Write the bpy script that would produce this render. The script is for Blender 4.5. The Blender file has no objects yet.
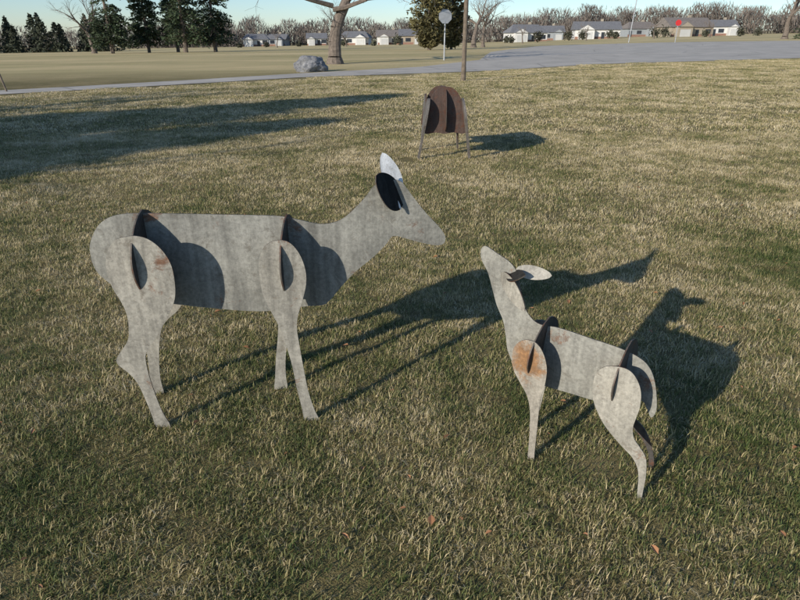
import bpy, math, random
import numpy as np
from mathutils import Vector
random.seed(5); rng=np.random.default_rng(5)
S=bpy.context.scene
COL=S.collection
R=math.radians

# ------------------------------------------------------------------ helpers
def link(o,parent=None):
    COL.objects.link(o)
    if parent: o.parent=parent
    return o
def empty(name,loc=(0,0,0)):
    o=bpy.data.objects.new(name,None); o.location=loc; o.empty_display_size=.1
    return link(o)
def mesh_obj(name,v,f,mat,parent=None,smooth=False):
    me=bpy.data.meshes.new(name); me.from_pydata([tuple(p) for p in v],[],f); me.update()
    if smooth: me.polygons.foreach_set('use_smooth',[True]*len(me.polygons))
    if mat: me.materials.append(mat)
    return link(bpy.data.objects.new(name,me),parent)
def quads_mesh(name,V,mat,parent=None,per=4):
    """V: (n,per,3) array"""
    n=len(V); me=bpy.data.meshes.new(name)
    me.vertices.add(n*per); me.vertices.foreach_set('co',V.reshape(-1).astype('f'))
    me.loops.add(n*per); me.loops.foreach_set('vertex_index',np.arange(n*per,dtype='i'))
    me.polygons.add(n); me.polygons.foreach_set('loop_start',np.arange(0,n*per,per,dtype='i'))
    me.update(calc_edges=True); me.validate()
    if mat: me.materials.append(mat)
    return link(bpy.data.objects.new(name,me),parent)

def hgt(x,y):
    t=min(max((y-8)/32,0),1); z=.014*x*(t*t*(3-2*t))
    if y>50:
        k=min(max((.42-x/y)/.34,0),1); s=min((y-50)/60,1)
        z-=.0075*(y-50)*s*k*k*(3-2*k)
    return z

# ------------------------------------------------------------------ materials
class NT:
    def __init__(s,name):
        s.m=bpy.data.materials.new(name); s.m.use_nodes=True; s.t=s.m.node_tree
        s.b=s.t.nodes['Principled BSDF']; s.out=s.t.nodes['Material Output']
    def n(s,typ,**k):
        o=s.t.nodes.new(typ)
        for a,b in k.items(): setattr(o,a,b)
        return o
    def l(s,a,b): s.t.links.new(a,b)
    def pos(s): return s.n('ShaderNodeNewGeometry').outputs['Position']
    def noise(s,scale,detail=4,rough=.55,vec=None,dist=0):
        o=s.n('ShaderNodeTexNoise'); o.inputs['Scale'].default_value=scale
        o.inputs['Detail'].default_value=detail; o.inputs['Roughness'].default_value=rough
        o.inputs['Distortion'].default_value=dist
        s.l(vec if vec else s.pos(),o.inputs['Vector']); return o.outputs['Fac']
    def ramp(s,fac,stops):
        o=s.n('ShaderNodeValToRGB'); e=o.color_ramp.elements
        while len(e)<len(stops): e.new(.5)
        for el,(p,c) in zip(e,stops):
            el.position=p; el.color=(c[0],c[1],c[2],1) if hasattr(c,'__len__') else (c,c,c,1)
        s.l(fac,o.inputs['Fac']); return o.outputs['Color']
    def mix(s,f,a,b,mode='MIX'):
        o=s.n('ShaderNodeMix',data_type='RGBA',blend_type=mode)
        for inp,v in ((o.inputs['Factor'],f),(o.inputs['A'],a),(o.inputs['B'],b)):
            if hasattr(v,'is_linked') : s.l(v,inp)
            elif hasattr(v,'__len__'): inp.default_value=(*v,1)
            else: inp.default_value=v
        return o.outputs['Result']
    def math(s,op,a,b=None,c=None,clamp=False):
        o=s.n('ShaderNodeMath',operation=op); o.use_clamp=clamp
        for i,v in enumerate((a,b,c)):
            if v is None: continue
            if hasattr(v,'is_linked'): s.l(v,o.inputs[i])
            else: o.inputs[i].default_value=v
        return o.outputs[0]
    def vscale(s,v,sc):
        o=s.n('ShaderNodeVectorMath',operation='MULTIPLY'); s.l(v,o.inputs[0]); o.inputs[1].default_value=sc
        return o.outputs[0]
    def bump(s,h,strength,dist):
        o=s.n('ShaderNodeBump'); o.inputs['Strength'].default_value=strength; o.inputs['Distance'].default_value=dist
        s.l(h,o.inputs['Height']); s.l(o.outputs[0],s.b.inputs['Normal'])
def simple(name,c,rough=.8,var=.25,scale=3,metal=0):
    m=NT(name); f=m.noise(scale,3)
    m.l(m.ramp(f,[(.3,[x*(1-var) for x in c]),(.7,[min(1,x*(1+var)) for x in c])]),m.b.inputs['Base Color'])
    m.b.inputs['Roughness'].default_value=rough; m.b.inputs['Metallic'].default_value=metal
    return m.m

def steel(name,base=(.245,.238,.208),rust=.56,spots=(),rustcol=(.17,.07,.03),metal=.2,rough=(.5,.75),spec=.5):
    m=NT(name); P=m.pos()
    big=m.noise(3.2,8,.66,P,.9); fine=m.noise(70,5,.75,P)
    st=m.noise(9,6,.68,m.vscale(P,(2.8,2.8,.22)))
    c=m.ramp(big,[(.3,[x*.48 for x in base]),(.5,base),(.66,[x*1.45 for x in base])])
    c=m.mix(.5,c,m.ramp(st,[(.35,[x*.5 for x in base]),(.65,[x*1.5 for x in base])]))
    c=m.mix(.7,c,m.ramp(fine,[(.32,(.30,.30,.30)),(.68,(.70,.70,.70))]),'OVERLAY')
    wn=m.noise(7,8,.76,P,2.0)
    c=m.mix(m.ramp(wn,[(.54,0),(.62,.5)]),c,[x*1.5 for x in base])
    wd=m.noise(17,7,.78,P,.5)
    c=m.mix(m.ramp(wd,[(.56,0),(.66,.6)]),c,(base[0]*.48,base[1]*.42,base[2]*.36))
    rn=m.noise(10,8,.80,P,.4); thr=rn
    for (x,y,z,rad,amt) in spots:
        d=m.n('ShaderNodeVectorMath',operation='DISTANCE'); m.l(P,d.inputs[0]); d.inputs[1].default_value=(x,y,z)
        k=m.n('ShaderNodeMapRange'); m.l(d.outputs['Value'],k.inputs[0])
        k.inputs[1].default_value=0; k.inputs[2].default_value=rad; k.inputs[3].default_value=amt; k.inputs[4].default_value=0
        thr=m.math('ADD',thr,k.outputs[0])
    rm=m.ramp(thr,[(rust,0),(rust+.05,.55),(min(1,rust+.15),.95)])
    rc=m.ramp(m.noise(40,5,.7,P),[(.3,[x*.5 for x in rustcol]),(.55,rustcol),(.75,[x*1.9 for x in rustcol])])
    c=m.mix(rm,c,rc)
    m.l(c,m.b.inputs['Base Color'])
    m.b.inputs['Metallic'].default_value=metal; m.b.inputs['Specular IOR Level'].default_value=spec
    m.l(m.ramp(wn,[(.3,rough[0]),(.7,rough[1])]),m.b.inputs['Roughness'])
    m.bump(m.mix(.5,big,fine),.3,.004)
    return m.m

# ------------------------------------------------------------------ plates
def smooth_outline(pts,k=5):
    out=[];n=len(pts)
    for i in range(n):
        p0,p1,p2,p3=[np.array(pts[(i+j)%n],float) for j in (-1,0,1,2)]
        for s in range(k):
            t=s/k
            out.append(.5*((2*p1)+(p2-p0)*t+(2*p0-5*p1+4*p2-p3)*t*t+(-p0+3*p1-3*p2+p3)*t**3))
    return out
import bmesh
edge_steel=steel('steel_cut_edge',base=(.10,.085,.07),rust=.5,rustcol=(.12,.05,.025))
def plate(name,pts3,nrm,th,mat,parent,edge=None):
    """closed 3D planar outline extruded symmetrically along nrm"""
    nrm=Vector(nrm).normalized(); bm=bmesh.new()
    vs=[bm.verts.new(Vector(p)-nrm*th/2) for p in pts3]
    f=bm.faces.new(vs)
    r=bmesh.ops.extrude_face_region(bm,geom=[f])
    for e in r['geom']:
        if isinstance(e,bmesh.types.BMVert): e.co+=nrm*th
    bmesh.ops.recalc_face_normals(bm,faces=bm.faces)
    for fc in bm.faces:
        if len(fc.verts)==4 and len(vs)>4: fc.material_index=1 if edge else 0
    big=[f for f in bm.faces if len(f.verts)>4]
    bmesh.ops.triangulate(bm,faces=big,ngon_method='EAR_CLIP')
    me=bpy.data.meshes.new(name); bm.to_mesh(me); bm.free(); me.materials.append(mat)
    if edge: me.materials.append(edge)
    return link(bpy.data.objects.new(name,me),parent)
class Frame:
    def __init__(s,o,phi):
        s.o=o; s.a=(math.cos(phi),math.sin(phi)); s.n=(-math.sin(phi),math.cos(phi))
    def w(s,u,n,z): return Vector((s.o[0]+s.a[0]*u+s.n[0]*n, s.o[1]+s.a[1]*u+s.n[1]*n, z))
    def v(s,u,n,z): return Vector((s.a[0]*u+s.n[0]*n, s.a[1]*u+s.n[1]*n, z))
def side_plate(fr,name,uz,off,mat,parent,th=.006,k=5,tilt=0,edge=None):
    pts=[fr.w(u,off+tilt*(.6-z),z) for u,z in (smooth_outline(uz,k) if k>1 else uz)]
    return plate(name,pts,fr.v(0,1,0),th,mat,parent,edge or edge_steel)
def leaf(fr,name,base,tip,W,width,mat,parent,th=.004,fat=.8,skew=.0):
    b=fr.w(*base); t=fr.w(*tip); W=fr.v(*W).normalized(); L=(t-b); W=(W-L.normalized()*W.dot(L.normalized())).normalized()
    pts=[];N=18
    for i in range(N+1):
        s=i/N; pts.append(b+L*s+W*width/2*(math.sin(math.pi*s**.85)**fat if 0<i<N else 0))
    for i in range(N-1,0,-1):
        s=i/N; pts.append(b+L*s-W*width/2*(math.sin(math.pi*s**.85)**fat))
    return plate(name,pts,L.cross(W),th,mat,parent,edge_steel)
def cross_plate(fr,name,u,z0,z1,w,mat,parent,rot=0,th=.006,fat=.6,lean=0):
    pts=[];N=26
    def P(n,z): return fr.w(u+math.sin(rot)*n+lean*(z-z0),math.cos(rot)*n,z)
    for i in range(N+1):
        s=i/N; pts.append(P(w*math.sin(math.pi*s)**fat if 0<i<N else 0,z0+(z1-z0)*s))
    for i in range(N-1,0,-1):
        s=i/N; pts.append(P(-w*math.sin(math.pi*s)**fat,z0+(z1-z0)*s))
    return plate(name,pts,fr.v(math.cos(rot),-math.sin(rot),-lean),th,mat,parent,edge_steel)
def P(s): return [tuple(int(c)/1000 for c in q.split(',')) for q in s.split()]

# ---- doe
B=Frame((-.7,2.39),R(4))
doe=empty('deer_sculpture',(0,0,0))
def wsp(fr,u,n,z,r,a): p=fr.w(u,n,z); return (p.x,p.y,p.z,r,a)
m_body=steel('steel_doe_body',rust=.66,spots=[wsp(B,-.05,0,.56,.14,.20),wsp(B,.80,0,.87,.08,.18),wsp(B,.27,0,.87,.10,.20),wsp(B,-.32,0,.93,.10,.26),wsp(B,.66,0,.94,.09,.16),wsp(B,.5,0,.7,.2,.10),wsp(B,-.1,0,.85,.25,.09)])
m_leg=steel('steel_doe_leg',base=(.31,.29,.245),rust=.66,spots=[wsp(B,-.26,-.14,.78,.12,.23),wsp(B,-.27,-.14,.66,.07,.19),wsp(B,.25,-.14,.62,.08,.17),wsp(B,.24,-.14,.86,.06,.22),wsp(B,-.36,-.14,.3,.2,.11),wsp(B,.24,-.14,.25,.2,.09)])
m_shade=steel('steel_dark_shade',base=(.026,.025,.023),rust=.70,rustcol=(.08,.04,.025),metal=0,rough=(.8,.95),spec=.12)  # shade on ear and brow plates painted in as near-black steel
m_cross_shade=steel('steel_cross_shade',base=(.055,.050,.045),rust=.56,rustcol=(.14,.06,.03),metal=0,rough=(.6,.85),spec=.3)  # same metal as the plates; its shaded look is put into a darker base
m_pale=steel('steel_pale_glare',base=(.75,.74,.71),rust=.85,metal=0)  # sun glare on the far ear painted in as a near-white base
body=P('-581,789 -563,841 -529,891 -483,924 -425,939 -334,941 -116,933 84,925 206,918 286,900 376,881 451,896 515,946 562,996 595,1037 645,1061 702,1056 735,1018 760,984 807,924 872,853 894,817 891,786 856,777 787,792 723,812 672,822 638,782 581,725 506,663 439,590 393,534 356,511 286,508 93,490 -108,511 -267,535 -377,557 -475,598 -543,655 -577,710')
hind=P('-466,785 -449,834 -420,870 -379,886 -330,889 -283,871 -244,829 -219,770 -215,693 -225,623 -254,561 -291,503 -329,444 -359,408 -382,370 -388,332 -385,253 -374,162 -358,78 -337,13 -338,-19 -372,-19 -399,5 -407,64 -422,154 -442,236 -471,286 -505,327 -504,356 -477,393 -444,439 -430,494 -427,554 -437,608 -458,665 -470,726')
front=P('126,770 143,820 173,849 216,860 255,847 287,804 307,739 307,670 285,590 265,531 256,470 260,404 270,291 284,163 304,68 323,2 291,-15 260,0 251,70 236,176 223,293 208,377 189,463 158,544 132,617 123,692')
def shear(pts,du,z0): return [(u+du*max(0,(z0-z)/z0)**.9,z) for u,z in pts]
side_plate(B,'body_head_plate',body,0,m_body,doe)
side_plate(B,'hind_leg_near',hind,-.14,m_leg,doe)
side_plate(B,'front_leg_near',front,-.14,m_leg,doe)
side_plate(B,'hind_leg_far',[(u+.02,z) for u,z in shear(hind,-.13,.45)],.14,m_leg,doe)
side_plate(B,'front_leg_far',shear(front,-.17,.6),.14,m_leg,doe)
cross_plate(B,'hip_cross_plate',-.345,.57,.957,.178,m_cross_shade,doe,rot=R(4))
cross_plate(B,'shoulder_cross_plate',.232,.555,.925,.182,m_cross_shade,doe,rot=R(6))
leaf(B,'ear_near',(.712,-.004,.955),(.60,-.08,1.095),(.30,.9,1.0),.135,m_shade,doe,fat=.55)
leaf(B,'ear_far',(.70,.004,1.0),(.632,.05,1.162),(.75,.4,.12),.085,m_pale,doe,fat=.6)
leaf(B,'ear_root',(.665,-.012,1.0),(.705,-.03,.945),(1,0,.5),.02,m_pale,doe)

# ---- fawn
Fw=Frame((.74,2.0),R(-32))
fawn=empty('fawn_sculpture')
mf_body=steel('steel_fawn_body',rust=.66,spots=[wsp(Fw,-.14,0,.53,.09,.27),wsp(Fw,.2,0,.42,.09,.19),wsp(Fw,-.35,0,.7,.1,.12),wsp(Fw,0,0,.45,.15,.10)])
mf_leg=steel('steel_fawn_leg',base=(.31,.29,.245),rust=.64,spots=[wsp(Fw,.24,-.11,.2,.12,.13)])
mf_fl=steel('steel_fawn_front_leg',base=(.32,.29,.24),rust=.62,spots=[wsp(Fw,-.22,-.11,.45,.13,.36)],rustcol=(.30,.155,.065))
fb=P('-493,820 -473,840 -424,820 -368,793 -336,758 -320,707 -307,663 -296,627 -267,586 -224,562 -144,566 -27,555 85,544 159,524 198,494 224,443 242,372 247,322 234,294 214,327 186,353 99,318 22,296 -73,296 -160,295 -241,301 -311,351 -347,411 -361,477 -378,541 -409,600 -431,661 -457,733 -486,779')
ff=P('-287,444 -279,499 -245,535 -201,538 -167,505 -145,443 -145,367 -155,305 -157,239 -156,153 -156,55 -156,-15 -180,-15 -183,69 -186,152 -193,235 -212,299 -245,348 -274,393')
fh=P('32,425 36,474 60,510 100,526 145,524 176,497 197,451 203,390 197,341 193,297 203,256 228,226 255,188 267,115 268,36 269,-16 254,-16 247,60 237,125 212,170 175,200 134,234 92,276 59,326 39,372')
def farf(pts,du,dz):
    o=[]
    for u,z in pts:
        k=min(1,max(0,(z-.05)/.3)); o.append((u+du*k,z+dz*k))
    return o
side_plate(Fw,'body_head_plate',fb,0,mf_body,fawn,th=.005)
side_plate(Fw,'front_leg_near',ff,-.11,mf_fl,fawn,th=.005)
side_plate(Fw,'hind_leg_near',fh,-.11,mf_leg,fawn,th=.005)
side_plate(Fw,'front_leg_far',[(u-.02,z) for u,z in shear(ff,-.05,.4)],.085,mf_leg,fawn,th=.005)
side_plate(Fw,'hind_leg_far',farf(fh,-.095,-.04),.10,m_cross_shade,fawn,th=.005)
cross_plate(Fw,'shoulder_cross_plate',-.212,.335,.60,.142,m_cross_shade,fawn,rot=R(4),th=.005,lean=.08)
cross_plate(Fw,'hip_cross_plate',.112,.32,.585,.142,m_cross_shade,fawn,rot=R(4),th=.005,lean=.03)
leaf(Fw,'ear_near',(-.40,-.003,.745),(-.262,-.08,.64),(.6,-.3,.8),.075,mf_leg,fawn,fat=.6)
leaf(Fw,'ear_far',(-.345,.003,.765),(-.21,.04,.755),(.1,.5,.9),.055,mf_leg,fawn,fat=.55)
leaf(Fw,'brow_plate',(-.375,-.006,.735),(-.285,-.045,.770),(.5,.55,.65),.06,m_shade,fawn)

# ---- grazing deer seen from behind
G=Frame((.62,8.55),R(90+2))
gz=empty('grazing_deer_sculpture')
mg=steel('steel_rusty',base=(.085,.055,.043),rust=.50,rustcol=(.11,.044,.024))
mgl=steel('steel_rusty_leg',base=(.15,.135,.12),rust=.56,rustcol=(.10,.045,.025))
gb=[(-.08,.40),(-.14,.55),(-.13,.75),(-.05,.9),(.1,.97),(.4,.95),(.75,.93),(.95,.85),(1.08,.66),(1.2,.5),(1.32,.42),(1.36,.33),(1.26,.3),(1.12,.34),(.98,.44),(.86,.48),(.6,.40),(.3,.38)]
side_plate(G,'body_head_plate',gb,0,mg,gz,th=.008)
gl=[(-.16,.62),(-.12,.76),(.0,.82),(.12,.74),(.16,.60),(.1,.46),(.02,.36),(.0,.26),(.04,.1),(.05,-.02),(-.01,-.02),(-.04,.12),(-.08,.26),(-.1,.38),(-.14,.5)]
for s,nm in ((-1,'right'),(1,'left')):
    side_plate(G,'hind_leg_'+nm,gl,s*.265,mgl,gz,th=.03,tilt=s*.16,edge=mgl)
    side_plate(G,'front_leg_'+nm,[(.72+u,z) for u,z in gl],s*.235,mgl,gz,th=.025,tilt=s*.08)
def dome(u,name,w,z0,z1):
    prof=[(0,1),(.25,.98),(.48,.9),(.66,.77),(.80,.6),(.92,.38),(.99,.16),(.97,.04),(.8,0),(.4,.03),(0,.0)]
    full=[(x*w,z0+(z1-z0)*z) for x,z in prof]+[(-x*w,z0+(z1-z0)*z) for x,z in prof[-2:0:-1]]
    pts=[G.w(u,n,z) for n,z in smooth_outline(full,3)]
    plate(name,pts,G.v(1,0,0),.010,mg,gz,mgl)
dome(.0,'hip_cross_plate',.305,.35,.97); dome(.72,'shoulder_cross_plate',.28,.36,.93)

# ------------------------------------------------------------------ ground
ys=list(np.arange(-40,0,4))+list(np.arange(0,60,1.))+list(np.arange(60,130,2.))+list(np.geomspace(130,1500,30))
xs=list(-np.geomspace(60,1200,18)[::-1])+list(np.arange(-58,59,2))+list(np.geomspace(60,1200,18))
V=[(x,y,hgt(x,y)) for y in ys for x in xs]; nx=len(xs)
Fc=[(j*nx+i,j*nx+i+1,(j+1)*nx+i+1,(j+1)*nx+i) for j in range(len(ys)-1) for i in range(nx-1)]
g=NT('ground_turf'); Pp=g.pos()
sep=g.n('ShaderNodeSeparateXYZ'); g.l(Pp,sep.inputs[0])
n1=g.noise(.35,4,.6,Pp); n2=g.noise(3.5,4,.7,Pp); n3=g.noise(30,4,.75,Pp); n4=g.noise(140,2,.7,Pp)
mixn=g.math('ADD',g.math('MULTIPLY',n1,.45),g.math('ADD',g.math('MULTIPLY',n2,.3),g.math('MULTIPLY',n3,.25)))
cn=g.ramp(mixn,[(.38,(.12,.11,.04)),(.5,(.21,.17,.078)),(.62,(.33,.26,.13))])
far=g.ramp(g.noise(.06,7,.7,g.vscale(Pp,(.6,1.6,1))),[(.35,(.38,.32,.15)),(.65,(.66,.52,.28))])
mr=g.n('ShaderNodeMapRange'); g.l(sep.outputs['Y'],mr.inputs[0]); mr.inputs[1].default_value=24; mr.inputs[2].default_value=36
c=g.mix(mr.outputs[0],cn,far)
c=g.mix(.5,c,g.ramp(n4,[(.3,(.3,.3,.3)),(.7,(.7,.7,.7))]),'OVERLAY')
g.l(c,g.b.inputs['Base Color']); g.b.inputs['Roughness'].default_value=.95; g.b.inputs['Specular IOR Level'].default_value=.1
g.bump(g.math('ADD',n3,n4),.6,.03)
mesh_obj('ground',V,Fc,g.m)

# ------------------------------------------------------------------ road
near=[(-60,-14),(-30,5.5),(-12.1,19.2),(-4.2,27.1),(4.35,30.6),(11,35.5),(24.3,39.2),(60,46),(120,52)]
farE=[(-62,-12),(-31.5,7.3),(-13,20.9),(-4.7,30.3),(1.1,35.2),(5.4,43.7),(8.8,62.7),(21,97.5),(47,101),(90,90),(130,80)]
pairs=[(near[0],farE[0]),(near[1],farE[1]),(near[2],farE[2]),(near[3],farE[3]),((1.0,29.2),farE[4]),(near[4],farE[5]),((7.5,33),farE[6]),(near[5],farE[7]),(near[6],farE[8]),(near[7],farE[9]),(near[8],farE[10])]
V=[];Fc=[];M=60;rows=0
for i in range(len(pairs)-1):
    for s in np.linspace(0,1,9)[:-1] if i<len(pairs)-2 else np.linspace(0,1,9):
        n_=np.array(pairs[i][0])*(1-s)+np.array(pairs[i+1][0])*s; f_=np.array(pairs[i][1])*(1-s)+np.array(pairs[i+1][1])*s
        for j in range(M+1):
            q=n_*(1-j/M)+f_*j/M; V.append((q[0],q[1],hgt(q[0],q[1])+.014+(.03 if q[1]>50 else 0)))
        rows+=1
for r in range(rows-1):
    for j in range(M):
        b=r*(M+1)+j; Fc.append((b,b+M+1,b+M+2,b+1))
rd=NT('concrete'); q=rd.pos()
c=rd.ramp(rd.noise(.5,6,.65,q),[(.35,(.38,.345,.29)),(.65,(.51,.46,.39))])
c=rd.mix(.4,c,rd.ramp(rd.noise(40,3,.7,q),[(.3,(.35,.35,.35)),(.7,(.65,.65,.65))]),'OVERLAY')
vo=rd.n('ShaderNodeTexVoronoi',feature='DISTANCE_TO_EDGE'); vo.inputs['Scale'].default_value=.16; rd.l(q,vo.inputs['Vector'])
c=rd.mix(rd.ramp(vo.outputs['Distance'],[(.0,.55),(.012,0)]),c,(.13,.12,.11))
rd.l(c,rd.b.inputs['Base Color']); rd.b.inputs['Roughness'].default_value=.9; rd.b.inputs['Specular IOR Level'].default_value=.2
mesh_obj('road',V,Fc,rd.m)
def near_y(x): return np.interp(x,[p[0] for p in near],[p[1] for p in near])

# ------------------------------------------------------------------ grass
gm=NT('grass_blades'); 
at=gm.n('ShaderNodeAttribute'); at.attribute_name='rnd'; q=gm.pos()
pn=gm.noise(.8,4,.62,q); pn2=gm.noise(6,3,.65,q)
sp=gm.n('ShaderNodeSeparateXYZ'); gm.l(q,sp.inputs[0])
yf=gm.n('ShaderNodeMapRange'); gm.l(sp.outputs['Y'],yf.inputs[0]); yf.inputs[1].default_value=1; yf.inputs[2].default_value=9; yf.inputs[3].default_value=-.15; yf.inputs[4].default_value=.11
f=gm.math('ADD',gm.math('MULTIPLY',at.outputs['Fac'],.66),gm.math('MULTIPLY',gm.math('SUBTRACT',pn,.5),1.7))
f=gm.math('ADD',f,gm.math('MULTIPLY',gm.math('SUBTRACT',pn2,.5),1.1)); f=gm.math('ADD',f,yf.outputs[0]); f=gm.math('ADD',f,.20,clamp=True)
c=gm.ramp(f,[(.05,(.085,.12,.033)),(.3,(.19,.205,.07)),(.5,(.38,.325,.145)),(.72,(.61,.49,.27)),(1,(.80,.68,.45))])
bn=gm.noise(2.3,4,.7,gm.vscale(q,(1,1,0)))
c=gm.mix(gm.ramp(bn,[(.58,0),(.70,.55)]),c,(.24,.165,.085))
gm.l(c,gm.b.inputs['Base Color']); gm.b.inputs['Roughness'].default_value=.6; gm.b.inputs['Specular IOR Level'].default_value=.25
tr=gm.n('ShaderNodeBsdfTranslucent'); gm.l(c,tr.inputs['Color'])
ms=gm.n('ShaderNodeMixShader'); ms.inputs[0].default_value=.25; gm.l(gm.b.outputs[0],ms.inputs[1]); gm.l(tr.outputs[0],ms.inputs[2]); gm.l(ms.outputs[0],gm.out.inputs['Surface'])

tufts=bpy.data.collections.new('grass_tiles')
def tile(name,nb,rad,h0,h1,w,seed):
    r=np.random.default_rng(seed)
    nc=max(8,int(nb/30)); cr=rad*np.sqrt(r.random(nc)); ca=r.random(nc)*6.283
    cxy=np.c_[cr*np.cos(ca),cr*np.sin(ca)]; cid=r.integers(0,nc,nb)
    loose=r.random(nb)<.6
    pr=rad*np.sqrt(r.random(nb)); pa=r.random(nb)*6.283
    b=np.where(loose[:,None],np.c_[pr*np.cos(pa),pr*np.sin(pa)],cxy[cid]+r.normal(0,.022,(nb,2)))
    chh=r.uniform(.6,1.3,nc); crnd=r.normal(0,.16,nc); cyaw=r.random(nc)*6.283
    h=r.uniform(h0,h1,nb)*np.where(loose,.85,chh[cid])
    yaw=np.where(loose,r.random(nb)*6.283,cyaw[cid]+r.normal(0,1.1,nb))
    lean=r.uniform(.3,1.4,nb)+(r.random(nb)<.3)*.4
    dx,dy=np.cos(yaw),np.sin(yaw); ww=w*r.uniform(.6,1.35,nb)/2; ta=yaw+1.57+r.uniform(-.7,.7,nb); wx,wy=np.cos(ta)*ww,np.sin(ta)*ww
    x1=np.sin(lean*.6)*h*.5; z1=np.cos(lean*.6)*h*.5; l2=np.minimum(1.85,lean*1.35)
    x2=x1+np.sin(l2)*h*.5; z2=np.maximum(.004,z1+np.cos(l2)*h*.5)
    V=np.zeros((nb,5,3)); bx,by=b[:,0],b[:,1]
    V[:,0]=np.c_[bx-wx,by-wy,-.004+0*bx]; V[:,1]=np.c_[bx+wx,by+wy,-.004+0*bx]
    V[:,2]=np.c_[bx+dx*x1+wx*.8,by+dy*x1+wy*.8,z1]; V[:,3]=np.c_[bx+dx*x1-wx*.8,by+dy*x1-wy*.8,z1]; V[:,4]=np.c_[bx+dx*x2,by+dy*x2,z2]
    rn=np.clip(r.random(nb)+np.where(loose,0,crnd[cid])+(lean>1.3)*.25,0,1.2)
    me=bpy.data.meshes.new(name); me.vertices.add(nb*5); me.vertices.foreach_set('co',V.reshape(-1).astype('f'))
    e=(np.arange(nb)*5)[:,None]; loops=(e+np.array([0,1,2,3,3,2,4])).reshape(-1).astype('i')
    me.loops.add(nb*7); me.loops.foreach_set('vertex_index',loops)
    me.polygons.add(nb*2); ls=np.zeros((nb,2),'i'); ls[:,0]=np.arange(nb)*7; ls[:,1]=ls[:,0]+4
    me.polygons.foreach_set('loop_start',ls.reshape(-1)); me.update(calc_edges=True)
    me.materials.append(gm.m)
    a=me.attributes.new('rnd','FLOAT','POINT'); a.data.foreach_set('value',np.repeat(rn,5).astype('f'))
    tufts.objects.link(bpy.data.objects.new(name,me))
for i in range(4): tile('a_tile_%d'%i,5600,.40,.016,.048,.0029,10+i)
for i in range(3): tile('b_tile_%d'%i,4600,.60,.020,.052,.0040,20+i)
for i in range(3): tile('c_tile_%d'%i,4200,1.1,.025,.06,.0085,30+i)
pts=[];sc=[];ix=[]
def zone(y0,y1,sp_,i0,i1):
    W=.72*y1+2.6; y=y0
    while y<y1:
        x=-W
        while x<W:
            X=x+random.uniform(-.22,.22)*sp_; Y=y+random.uniform(-.22,.22)*sp_
            if abs(X)<.72*Y+2.6 and Y<near_y(X)-sp_*.55: pts.append((X,Y,hgt(X,Y))); sc.append(random.uniform(.9,1.12)); ix.append(random.randint(i0,i1))
            x+=sp_
        y+=sp_
zone(.4,4.6,.52,0,3); zone(4.9,11,.80,4,6); zone(11.5,38,1.5,7,9)
me=bpy.data.meshes.new('grass'); me.from_pydata(pts,[],[])
A=me.attributes.new('sc','FLOAT','POINT'); A.data.foreach_set('value',sc)
A=me.attributes.new('yaw','FLOAT','POINT'); A.data.foreach_set('value',[random.uniform(0,6.28) for _ in pts])
A=me.attributes.new('ix','INT','POINT'); A.data.foreach_set('value',ix)
grass=link(bpy.data.objects.new('grass',me)); me.materials.append(gm.m)
ng=bpy.data.node_groups.new('grass_scatter','GeometryNodeTree')
ng.interface.new_socket('Geometry',in_out='INPUT',socket_type='NodeSocketGeometry')
ng.interface.new_socket('Geometry',in_out='OUTPUT',socket_type='NodeSocketGeometry')
N=ng.nodes; Lk=ng.links.new
gi=N.new('NodeGroupInput'); go=N.new('NodeGroupOutput'); ip=N.new('GeometryNodeInstanceOnPoints'); ci=N.new('GeometryNodeCollectionInfo')
ci.inputs['Collection'].default_value=tufts; ci.inputs['Separate Children'].default_value=True; ci.inputs['Reset Children'].default_value=True
def natt(nm,t):
    a=N.new('GeometryNodeInputNamedAttribute'); a.data_type=t; a.inputs['Name'].default_value=nm; return a.outputs['Attribute']
cx=N.new('ShaderNodeCombineXYZ'); Lk(natt('yaw','FLOAT'),cx.inputs['Z'])
mp=N.new('GeometryNodeMeshToPoints'); Lk(gi.outputs[0],mp.inputs['Mesh'])
Lk(mp.outputs[0],ip.inputs['Points']); Lk(ci.outputs[0],ip.inputs['Instance']); ip.inputs['Pick Instance'].default_value=True
Lk(natt('ix','INT'),ip.inputs['Instance Index'])
Lk(cx.outputs[0],ip.inputs['Rotation']); Lk(natt('sc','FLOAT'),ip.inputs['Scale']); Lk(ip.outputs[0],go.inputs[0])
md=grass.modifiers.new('scatter','NODES'); md.node_group=ng

# fallen leaves (curled, folded along the midrib)
lv=[]
for i in range(230):
    y=1.0+10*random.random()**1.3; x=random.uniform(-1,1)*(.7*y+1); s=random.uniform(.006,.021); a_=random.uniform(0,6.28)
    t1=random.uniform(-.8,.8); z=hgt(x,y)+random.uniform(.014,.034)
    u=Vector((math.cos(a_),math.sin(a_),t1*.5))*s; wv=Vector((-math.sin(a_),math.cos(a_),0))*s*random.uniform(.35,.7); up=Vector((0,0,s*random.uniform(.1,.6))); c0=Vector((x,y,z))
    lv.append([c0-u,c0-u*.35+wv+up,c0+u*.3+wv*.8+up,c0+u]); lv.append([c0-u,c0+u,c0+u*.4-wv*.7+up,c0-u*.3-wv+up])
quads_mesh('fallen_leaves',np.array([[list(p) for p in q_] for q_ in lv]),simple('dry_leaf',(.32,.15,.065),.7,.5,9))

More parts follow.
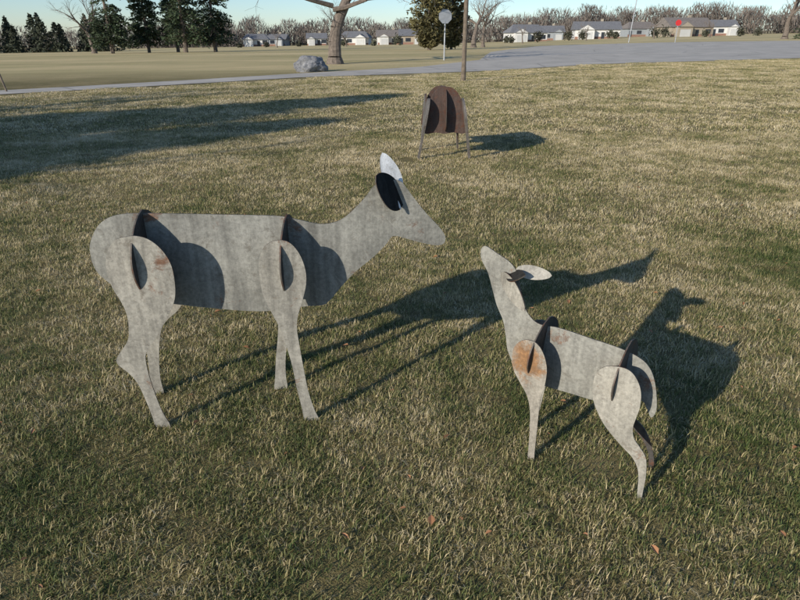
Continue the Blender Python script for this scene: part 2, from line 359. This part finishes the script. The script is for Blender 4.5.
# ------------------------------------------------------------------ trees
bark=simple('bark',(.15,.12,.095),.95,.35,6)
def tube(vs,fs,p0,p1,r0,r1,n):
    d=(p1-p0).normalized(); u=d.orthogonal().normalized(); w=d.cross(u); e=len(vs)
    for p,r in ((p0,r0),(p1,r1)):
        for i in range(n):
            a=6.2832*i/n; vs.append(p+u*math.cos(a)*r+w*math.sin(a)*r)
    for i in range(n): fs.append((e+i,e+(i+1)%n,e+n+(i+1)%n,e+n+i))
def bare_tree(name,x,y,H,r,depth=6,low=.22,seed=1,spread=1.0,limbs=None):
    rd_=random.Random(seed); vs=[];fs=[]
    def grow(p,d,L,r,dp):
        n=12 if dp==depth else (6 if dp>depth-3 else 3)
        seg=4 if dp>=depth-1 else 3
        q=p
        for k in range(seg):
            nd=(d+Vector((rd_.gauss(0,.13),rd_.gauss(0,.13),rd_.gauss(.02,.08)))).normalized()
            q2=q+nd*L/seg; r2=r*(1-.33/seg)
            tube(vs,fs,q,q2,r,r2,n)
            if dp<depth and dp>0 and rd_.random()<.55:
                side=(nd+Vector((rd_.gauss(0,.7),rd_.gauss(0,.7),rd_.gauss(0,.45)))*1.0).normalized()
                grow(q2,side,L*.55,r2*.45,dp-2 if dp>1 else 0)
            q,d,r=q2,nd,r2
        if dp<=0: return
        for k in range(2 if dp<depth else 4):
            s_=.55*spread if dp<depth else .8*spread
            nd=(d+Vector((rd_.gauss(0,s_),rd_.gauss(0,s_),rd_.gauss(.1,.25)))).normalized()
            if dp>=depth-1 and nd.z<.25: nd.z=.25+abs(nd.z); nd.normalize()
            grow(q,nd,L*rd_.uniform(.68,.85),r*rd_.uniform(.6,.75),dp-1)
    z=hgt(x,y); b=Vector((x,y,z-.1))
    tube(vs,fs,b,b+Vector((0,0,.5)),r*1.5,r*1.05,12)
    grow(b+Vector((0,0,.5)),Vector((0,0,1)),H*low,r,depth)
    if limbs:
        for (zz,dx,dy,dz,L) in limbs: grow(b+Vector((0,0,zz)),Vector((dx,dy,dz)).normalized(),L,r*.35,depth-2)
    return mesh_obj(name,vs,fs,bark)
def evergreen(name,x,y,H,W,mat,seed=1,base=.08,n=7000,qs=.28,col=False,droop=.25):
    r_=np.random.default_rng(seed); z0=hgt(x,y); par=empty(name,(0,0,0)); vs=[];fs=[]
    tube(vs,fs,Vector((x,y,z0-.2)),Vector((x,y,z0+H*.97)),W*.045,.03,8)
    nbr=int(n/28); Q=[]
    for i in range(nbr):
        t=base+(1-base)*(r_.random()**1.25)*.98; 
        prof=(1-t)**.8 if not col else (1-t)**.45*min(1,(t+.15)*3)
        L=W/2*prof*r_.uniform(.6,1.08)+.1; a=r_.uniform(0,6.283); zb=z0+H*t
        dirv=np.array([math.cos(a),math.sin(a),0]); up=(.5 if col else -droop)
        tube(vs,fs,Vector((x,y,zb)),Vector((x+dirv[0]*L*.9,y+dirv[1]*L*.9,zb+up*L*.8)),.03,.01,3)
        k=28; s=r_.uniform(.2,1.05,k)**.8
        c_=np.array([x,y,zb])+dirv*(L*s)[:,None]+np.c_[np.zeros(k),np.zeros(k),up*L*s*s]+r_.normal(0,.09*L+.05,(k,3))*[1,1,.5]
        for cc in c_:
            u=dirv*.8+r_.normal(0,.5,3); u/=np.linalg.norm(u); w=np.cross(u,r_.normal(0,1,3)+[0,0,1.2]); w/=np.linalg.norm(w)+1e-6
            u=u*qs*r_.uniform(.7,1.3); w=w*qs*.35
            Q.append([cc-u,cc-w,cc+u,cc+w])
    mesh_obj('trunk',vs,fs,bark,par)
    quads_mesh('foliage',np.array(Q),mat,par)
    return par
green=simple('conifer_needles',(.04,.06,.025),.9,.5,.5); cedar=simple('cedar_foliage',(.12,.105,.04),.9,.35,.5)
bare_tree('bare_tree',-4.1,40.7,13,.42,6,.26,3,limbs=[(3.4,-1,-.3,.15,2.2),(3.2,1,-.2,.2,2.2),(4,-.8,.5,.3,2.4)])
bare_tree('bare_tree',-48.5,103,15,.36,6,.2,12)
bare_tree('bare_tree',11.5,102,15,.4,6,.2,8)
bare_tree('bare_tree',14.0,110,14,.3,6,.2,9)
bare_tree('bare_tree',70.5,120,17,.5,6,.2,14)
bare_tree('bare_tree',-12,125,13,.3,6,.2,21)
# yard trees standing among the houses
for i,(x,y,H) in enumerate([(-33,175,7),(-14,170,6.5),(5,175,7),(30,160,6),(47,165,7),(62,160,6.5),(78,165,7)]):
    bare_tree('bare_tree',x,y,H,.16,4,.22,60+i)
for i,(x,y,H,W) in enumerate([(-42.5,96,16,7),(-39,101,15,6),(-35.5,104,16,6.5),(-31,94,18,8),(-27.8,98,16,7)]):
    evergreen('spruce_tree',x,y,H,W,green,i+3,base=.1)
evergreen('cedar_tree',3.6,80,14,5.6,cedar,20,base=.02,n=9000,col=True)
evergreen('cedar_tree',6.6,84,12,4.4,cedar,22,base=.02,n=6000,col=True)
evergreen('spruce_tree',75,118,12,7,green,31,base=.05)
# trees left of the view whose shadows cross the lawn
evergreen('spruce_tree',-19.2,-0.6,10.2,10.0,green,41,base=.04,n=13000,qs=.34)
evergreen('spruce_tree',-19.8,-5.4,9.8,9.0,green,42,base=.04,n=10000,qs=.32)
bare_tree('bare_tree',-24,-1.0,15,.35,6,.2,44)
bare_tree('bare_tree',-20,1.6,14,.5,6,.2,45)
bare_tree('bare_tree',-17,-2.5,13,.45,6,.2,46)

# distant woods: bare crowns made of fine twigs
def wood(Q,x0,y0,x1,y1,n,h,w,k,tw):
    for i in range(n):
        t=(i+rng.uniform(-.9,.9))/n; x=x0+(x1-x0)*t; y=y0+(y1-y0)*t+rng.uniform(-14,14); H=h*rng.uniform(.6,1.2); z=hgt(x,y)-.3
        ww=w*rng.uniform(.7,1.2); a=rng.uniform(0,6.283,k); e=rng.uniform(0,1,k)**.8; rr=rng.uniform(.02,1,k)**.5*ww
        zt=H*(.1+.9*e); prof=np.sqrt(np.clip(1-((e-.45)/.6)**2,0,1))
        tip=np.c_[x+np.cos(a)*rr*prof,y+np.sin(a)*rr*prof,z+zt]+rng.normal(0,.35,(k,3))
        L=H*rng.uniform(.08,.22,k)
        dr=np.c_[np.cos(a)*.35+rng.normal(0,.35,k),rng.normal(0,.4,k),1+rng.normal(0,.25,k)]
        st=tip-dr*L[:,None]
        d=rng.normal(0,1,(k,3)); d[:,2]*=.2; d/=np.linalg.norm(d,axis=1)[:,None]; d*=tw*rng.uniform(.4,1.5,(k,1))
        Q.append(np.stack([st-d,st+d,tip+d*.3,tip-d*.3],1))
        tr_=np.array([[[x-.15,y,z],[x+.15,y,z],[x+.06,y,z+H*.75],[x-.06,y,z+H*.75]]]); Q.append(tr_)
mt=simple('distant_woods',(.15,.125,.105),.95,.35,.09)
Q=[]; wood(Q,-340,215,-60,245,90,9,6,420,.13); wood(Q,-100,265,100,300,80,10,7,420,.15); wood(Q,70,300,440,310,140,12,8,420,.15)
quads_mesh('distant_treeline',np.concatenate(Q),mt)
# evergreen windbreak at the left
Q=[]
for i in range(64):
    x=-172+i*1.75+rng.uniform(-1,1); y=141+rng.uniform(-6,8); z=hgt(x,y); H=rng.uniform(4.8,8.2); W_=rng.uniform(1.8,3.0); k=620
    t=rng.random(k)**1.2; a=rng.uniform(0,6.283,k); rr=W_*(1-t)**.7*rng.uniform(.25,1.05,k)
    cc=np.c_[x+np.cos(a)*rr,y+np.sin(a)*rr,z+H*t+rng.normal(0,.15,k)]; u=rng.normal(0,1,(k,3))*[.22,.22,.14]; v_=rng.normal(0,1,(k,3))*[.1,.1,.16]
    Q.append(np.stack([cc-u,cc-v_,cc+u,cc+v_],1))
quads_mesh('hedgerow',np.concatenate(Q),simple('windbreak_foliage',(.045,.052,.03),.95,.5,.25))

# ------------------------------------------------------------------ houses
roofm=simple('roof_shingle',(.16,.16,.165),.9,.2,2); roofb=simple('roof_shingle_brown',(.19,.165,.145),.9,.2,2)
wh=simple('white_siding',(.60,.59,.56),.7,.05,1); tanm=simple('tan_siding',(.34,.29,.22),.8,.08,1); grm=simple('gray_siding',(.29,.31,.32),.8,.08,1)
glass=simple('window_glass',(.03,.035,.045),.15,.2,1); doorm=simple('door_paint',(.5,.5,.48),.6,.05,1); brickm=simple('brick_wall',(.26,.15,.11),.9,.15,2)
def house(x,y,w,d,h,rot,wall,roof,seed=0):
    z=hgt(x,y)-.1; E=empty('house',(x,y,z)); E.rotation_euler[2]=R(rot)
    def box(nm,x0,x1,y0,y1,z0,z1,mat):
        v=[(a,b,c) for a in (x0,x1) for b in (y0,y1) for c in (z0,z1)]
        return mesh_obj(nm,v,[(0,1,3,2),(4,6,7,5),(0,4,5,1),(2,3,7,6),(0,2,6,4),(1,5,7,3)],mat,E)
    box('walls',-w/2,w/2,-d/2,d/2,0,h,wall); rh=d*.28; o=.5
    def gable(nm,x0,x1,y0,y1,zb,rh,axis):
        if axis=='x':
            ym=(y0+y1)/2; hip=(x1-x0)*.18 if seed%3==0 else 0
            v=[(x0,y0,zb),(x1,y0,zb),(x1,y1,zb),(x0,y1,zb),(x0+hip,ym,zb+rh),(x1-hip,ym,zb+rh)]; f=[(0,1,5,4),(2,3,4,5),(0,4,3),(1,2,5),(0,3,2,1)]
        else:
            xm=(x0+x1)/2; v=[(x0,y0,zb),(x1,y0,zb),(x1,y1,zb),(x0,y1,zb),(xm,y0,zb+rh),(xm,y1,zb+rh)]; f=[(0,4,5,3),(1,2,5,4),(0,1,4),(3,5,2),(0,3,2,1)]
        mesh_obj(nm,v,f,roof,E)
    gable('roof',-w/2-o,w/2+o,-d/2-o,d/2+o,h+.01,rh,'x')
    gx=w*(.26 if seed%2 else -.26); gw=w*.34
    box('garage_wing',gx-gw/2,gx+gw/2,-d/2-2.2,-d/2-.01,0,h,wall); gable('wing_roof',gx-gw/2-.3,gx+gw/2+.3,-d/2-2.6,0,h+.03,gw*.34,'y')
    mesh_obj('gable_wall',[(gx-gw/2+.1,-d/2-2.64,h+.05),(gx+gw/2-.1,-d/2-2.64,h+.05),(gx,-d/2-2.64,h+gw*.34-.25)],[(0,1,2)],wall,E)
    box('garage_door',gx-gw*.36,gx+gw*.36,-d/2-2.26,-d/2-2.2,0.05,2.1,doorm)
    box('wainscot',-w/2-.01,w/2+.01,-d/2-.03,-d/2-.004,0,.8,brickm)
    for k,fx in enumerate((-.42,-.14,.12,.38)):
        X=fx*w
        if abs(X-gx)<gw/2+.8: continue
        if k%2: box('window_%d'%k,X-.9,X+.9,-d/2-.06,-d/2-.033,1.0,2.2,glass)
        else: box('door_%d'%k,X-.5,X+.5,-d/2-.06,-d/2-.033,.1,2.1,glass)
    box('chimney',w*.1,w*.1+.8,.5,1.3,h+rh*.3,h+rh+.7,tanm)
def hx(px,d): return (px-400)/600*.93*d
for i,(px,d,w,dd,h,rot,wall,roof) in enumerate([(258,245,9,7,2.5,8,wh,roofm),(279,260,8,7,2.5,-5,grm,roofm),(318,250,7,7,2.5,5,wh,roofm),(356,245,11,8,2.6,-6,wh,roofm),(390,235,9,8,2.7,4,wh,roofb),(411,230,8,8,2.8,0,tanm,roofm),
      (523,215,12,9,2.8,6,wh,roofm),(547,240,9,8,2.8,-4,grm,roofm),(592,215,14,9,2.8,-8,wh,roofm),(634,255,12,9,2.8,4,grm,roofb),(678,210,14,10,2.8,8,tanm,roofb),(714,225,8,8,2.8,-6,wh,roofm)]):
    house(hx(px,d),d,w,dd,h,rot,wall,roof,i)
# ornamental shrubs near the houses
Q=[]
for px in (241,268,300,335,345,374,398,430,505,510,536,566,580,606,612,650,660,700,735,752):
    d=rng.uniform(175,205); x=hx(px,d); z=hgt(x,d); hh=rng.uniform(1.2,3.2); k=260
    cc=rng.normal(0,.42,(k,3))*[hh*.5,hh*.5,hh*.5]+[x,d,z+hh*.5]; u=rng.normal(0,.22,(k,3)); v_=rng.normal(0,.12,(k,3)); Q.append(np.stack([cc-u,cc-v_,cc+u,cc+v_],1))
quads_mesh('shrubs',np.concatenate(Q),simple('shrub_foliage',(.07,.07,.045),.95,.5,.15))

# ------------------------------------------------------------------ street furniture
galv=simple('galvanised',(.36,.37,.38),.5,.12,5,.5); woodm=simple('weathered_wood',(.16,.125,.09),.9,.3,8); red=simple('sign_red',(.5,.02,.02),.5,.05,2)
def ngon_plate(nm,c,r,n,th,mat,par,rot=0,yaw=0):
    pts=[Vector((c[0]+math.cos(yaw)*r*math.cos(6.2832*(i+.5)/n),c[1]+math.sin(yaw)*r*math.cos(6.2832*(i+.5)/n),c[2]+r*math.sin(6.2832*(i+.5)/n))) for i in range(n)]
    plate(nm,pts,(-math.sin(yaw),math.cos(yaw),0),th,mat,par)
def post(nm,x,y,H,r,mat,par,n=8,lean=(0,0)):
    vs=[];fs=[]; z=hgt(x,y); tube(vs,fs,Vector((x,y,z-.3)),Vector((x+lean[0],y+lean[1],z+H)),r,r*.9,n); fs.append(tuple(range(n,2*n)))
    return mesh_obj(nm,vs,fs,mat,par)
s1=empty('traffic_sign'); post('post',3.0,44,3.1,.05,galv,s1); ngon_plate('sign_back',(3.0,43.93,2.75),.46,8,.02,galv,s1,yaw=.1)
s2=empty('stop_sign'); post('post',40,95,2.9,.06,galv,s2); ngon_plate('sign_face',(40,94.9,hgt(40,95)+2.7),.42,8,.02,red,s2,yaw=-.15)
up=empty('wooden_pole'); post('shaft',2.4,24.2,6.5,.085,woodm,up,12); post('ground_sleeve',2.4,24.2,.5,.10,woodm,up,12)
lp=empty('street_lamp'); post('mast',38.5,110,9,.09,galv,lp,8,(.5,0)); 
mesh_obj('lamp_arm',[(39.0,109.9,9.5),(40.6,109.9,9.9),(40.6,110.1,9.9),(39.0,110.1,9.5),(39.0,109.9,9.6),(40.6,109.9,10),(40.6,110.1,10),(39.0,110.1,9.6)],[(0,1,2,3),(4,7,6,5),(0,4,5,1),(2,6,7,3),(1,5,6,2),(0,3,7,4)],galv,lp)
st=empty('wooden_stake'); post('shaft',-12.55,20.3,1.25,.03,woodm,st,6,(-.35,0.1))

# boulder
bm=bmesh.new(); bmesh.ops.create_icosphere(bm,subdivisions=5,radius=1)
from mathutils import noise as mn
for v in bm.verts:
    p=v.co.copy(); d=1+.28*mn.noise(p*1.3+Vector((3,1,7)))+.12*mn.noise(p*3.1)+.04*mn.noise(p*8)
    v.co=Vector((p.x*.80*d,p.y*.55*d,max(-.25,p.z*.50*d)))
me=bpy.data.meshes.new('boulder'); bm.to_mesh(me); bm.free()
bo=NT('granite'); q=bo.pos(); bo.l(bo.ramp(bo.noise(4,8,.75,q),[(.35,(.09,.09,.095)),(.5,(.18,.18,.185)),(.65,(.30,.295,.29))]),bo.b.inputs['Base Color']); bo.b.inputs['Roughness'].default_value=.85; bo.bump(bo.noise(9,6,.7,q),.4,.05)
me.materials.append(bo.m); o=bpy.data.objects.new('boulder',me); o.location=(-4.4,31.9,hgt(-4.4,31.9)+.22); o.rotation_euler[2]=.4; link(o)

# ------------------------------------------------------------------ light, sky, camera
EL=R(20.5); AZ=R(45)
sd=Vector((math.cos(EL)*math.sin(AZ),math.cos(EL)*math.cos(AZ),-math.sin(EL)))
L=bpy.data.lights.new('sun','SUN'); L.energy=5; L.angle=R(.5); L.color=(1,.93,.82)
lo=link(bpy.data.objects.new('sun',L)); lo.rotation_euler=sd.to_track_quat('-Z','Y').to_euler(); lo.location=(-20,-20,20)
W=bpy.data.worlds.new('World'); S.world=W; W.use_nodes=True
nt=W.node_tree; sk=nt.nodes.new('ShaderNodeTexSky'); sk.sky_type='NISHITA'; sk.sun_disc=False
sk.sun_elevation=EL; sk.sun_rotation=R(225); sk.air_density=.9; sk.dust_density=.2; sk.ozone_density=4.5
bg=nt.nodes['Background']; nt.links.new(sk.outputs[0],bg.inputs[0]); bg.inputs[1].default_value=.145
cam=bpy.data.cameras.new('camera'); cam.sensor_width=36; cam.lens=27; cam.clip_end=4000; cam.clip_start=.05
co=link(bpy.data.objects.new('camera',cam)); co.location=(0,0,1.6); co.rotation_euler=(R(90-23.8),0,0); S.camera=co
S.view_settings.view_transform='Standard'; S.view_settings.look='None'; S.view_settings.exposure=0
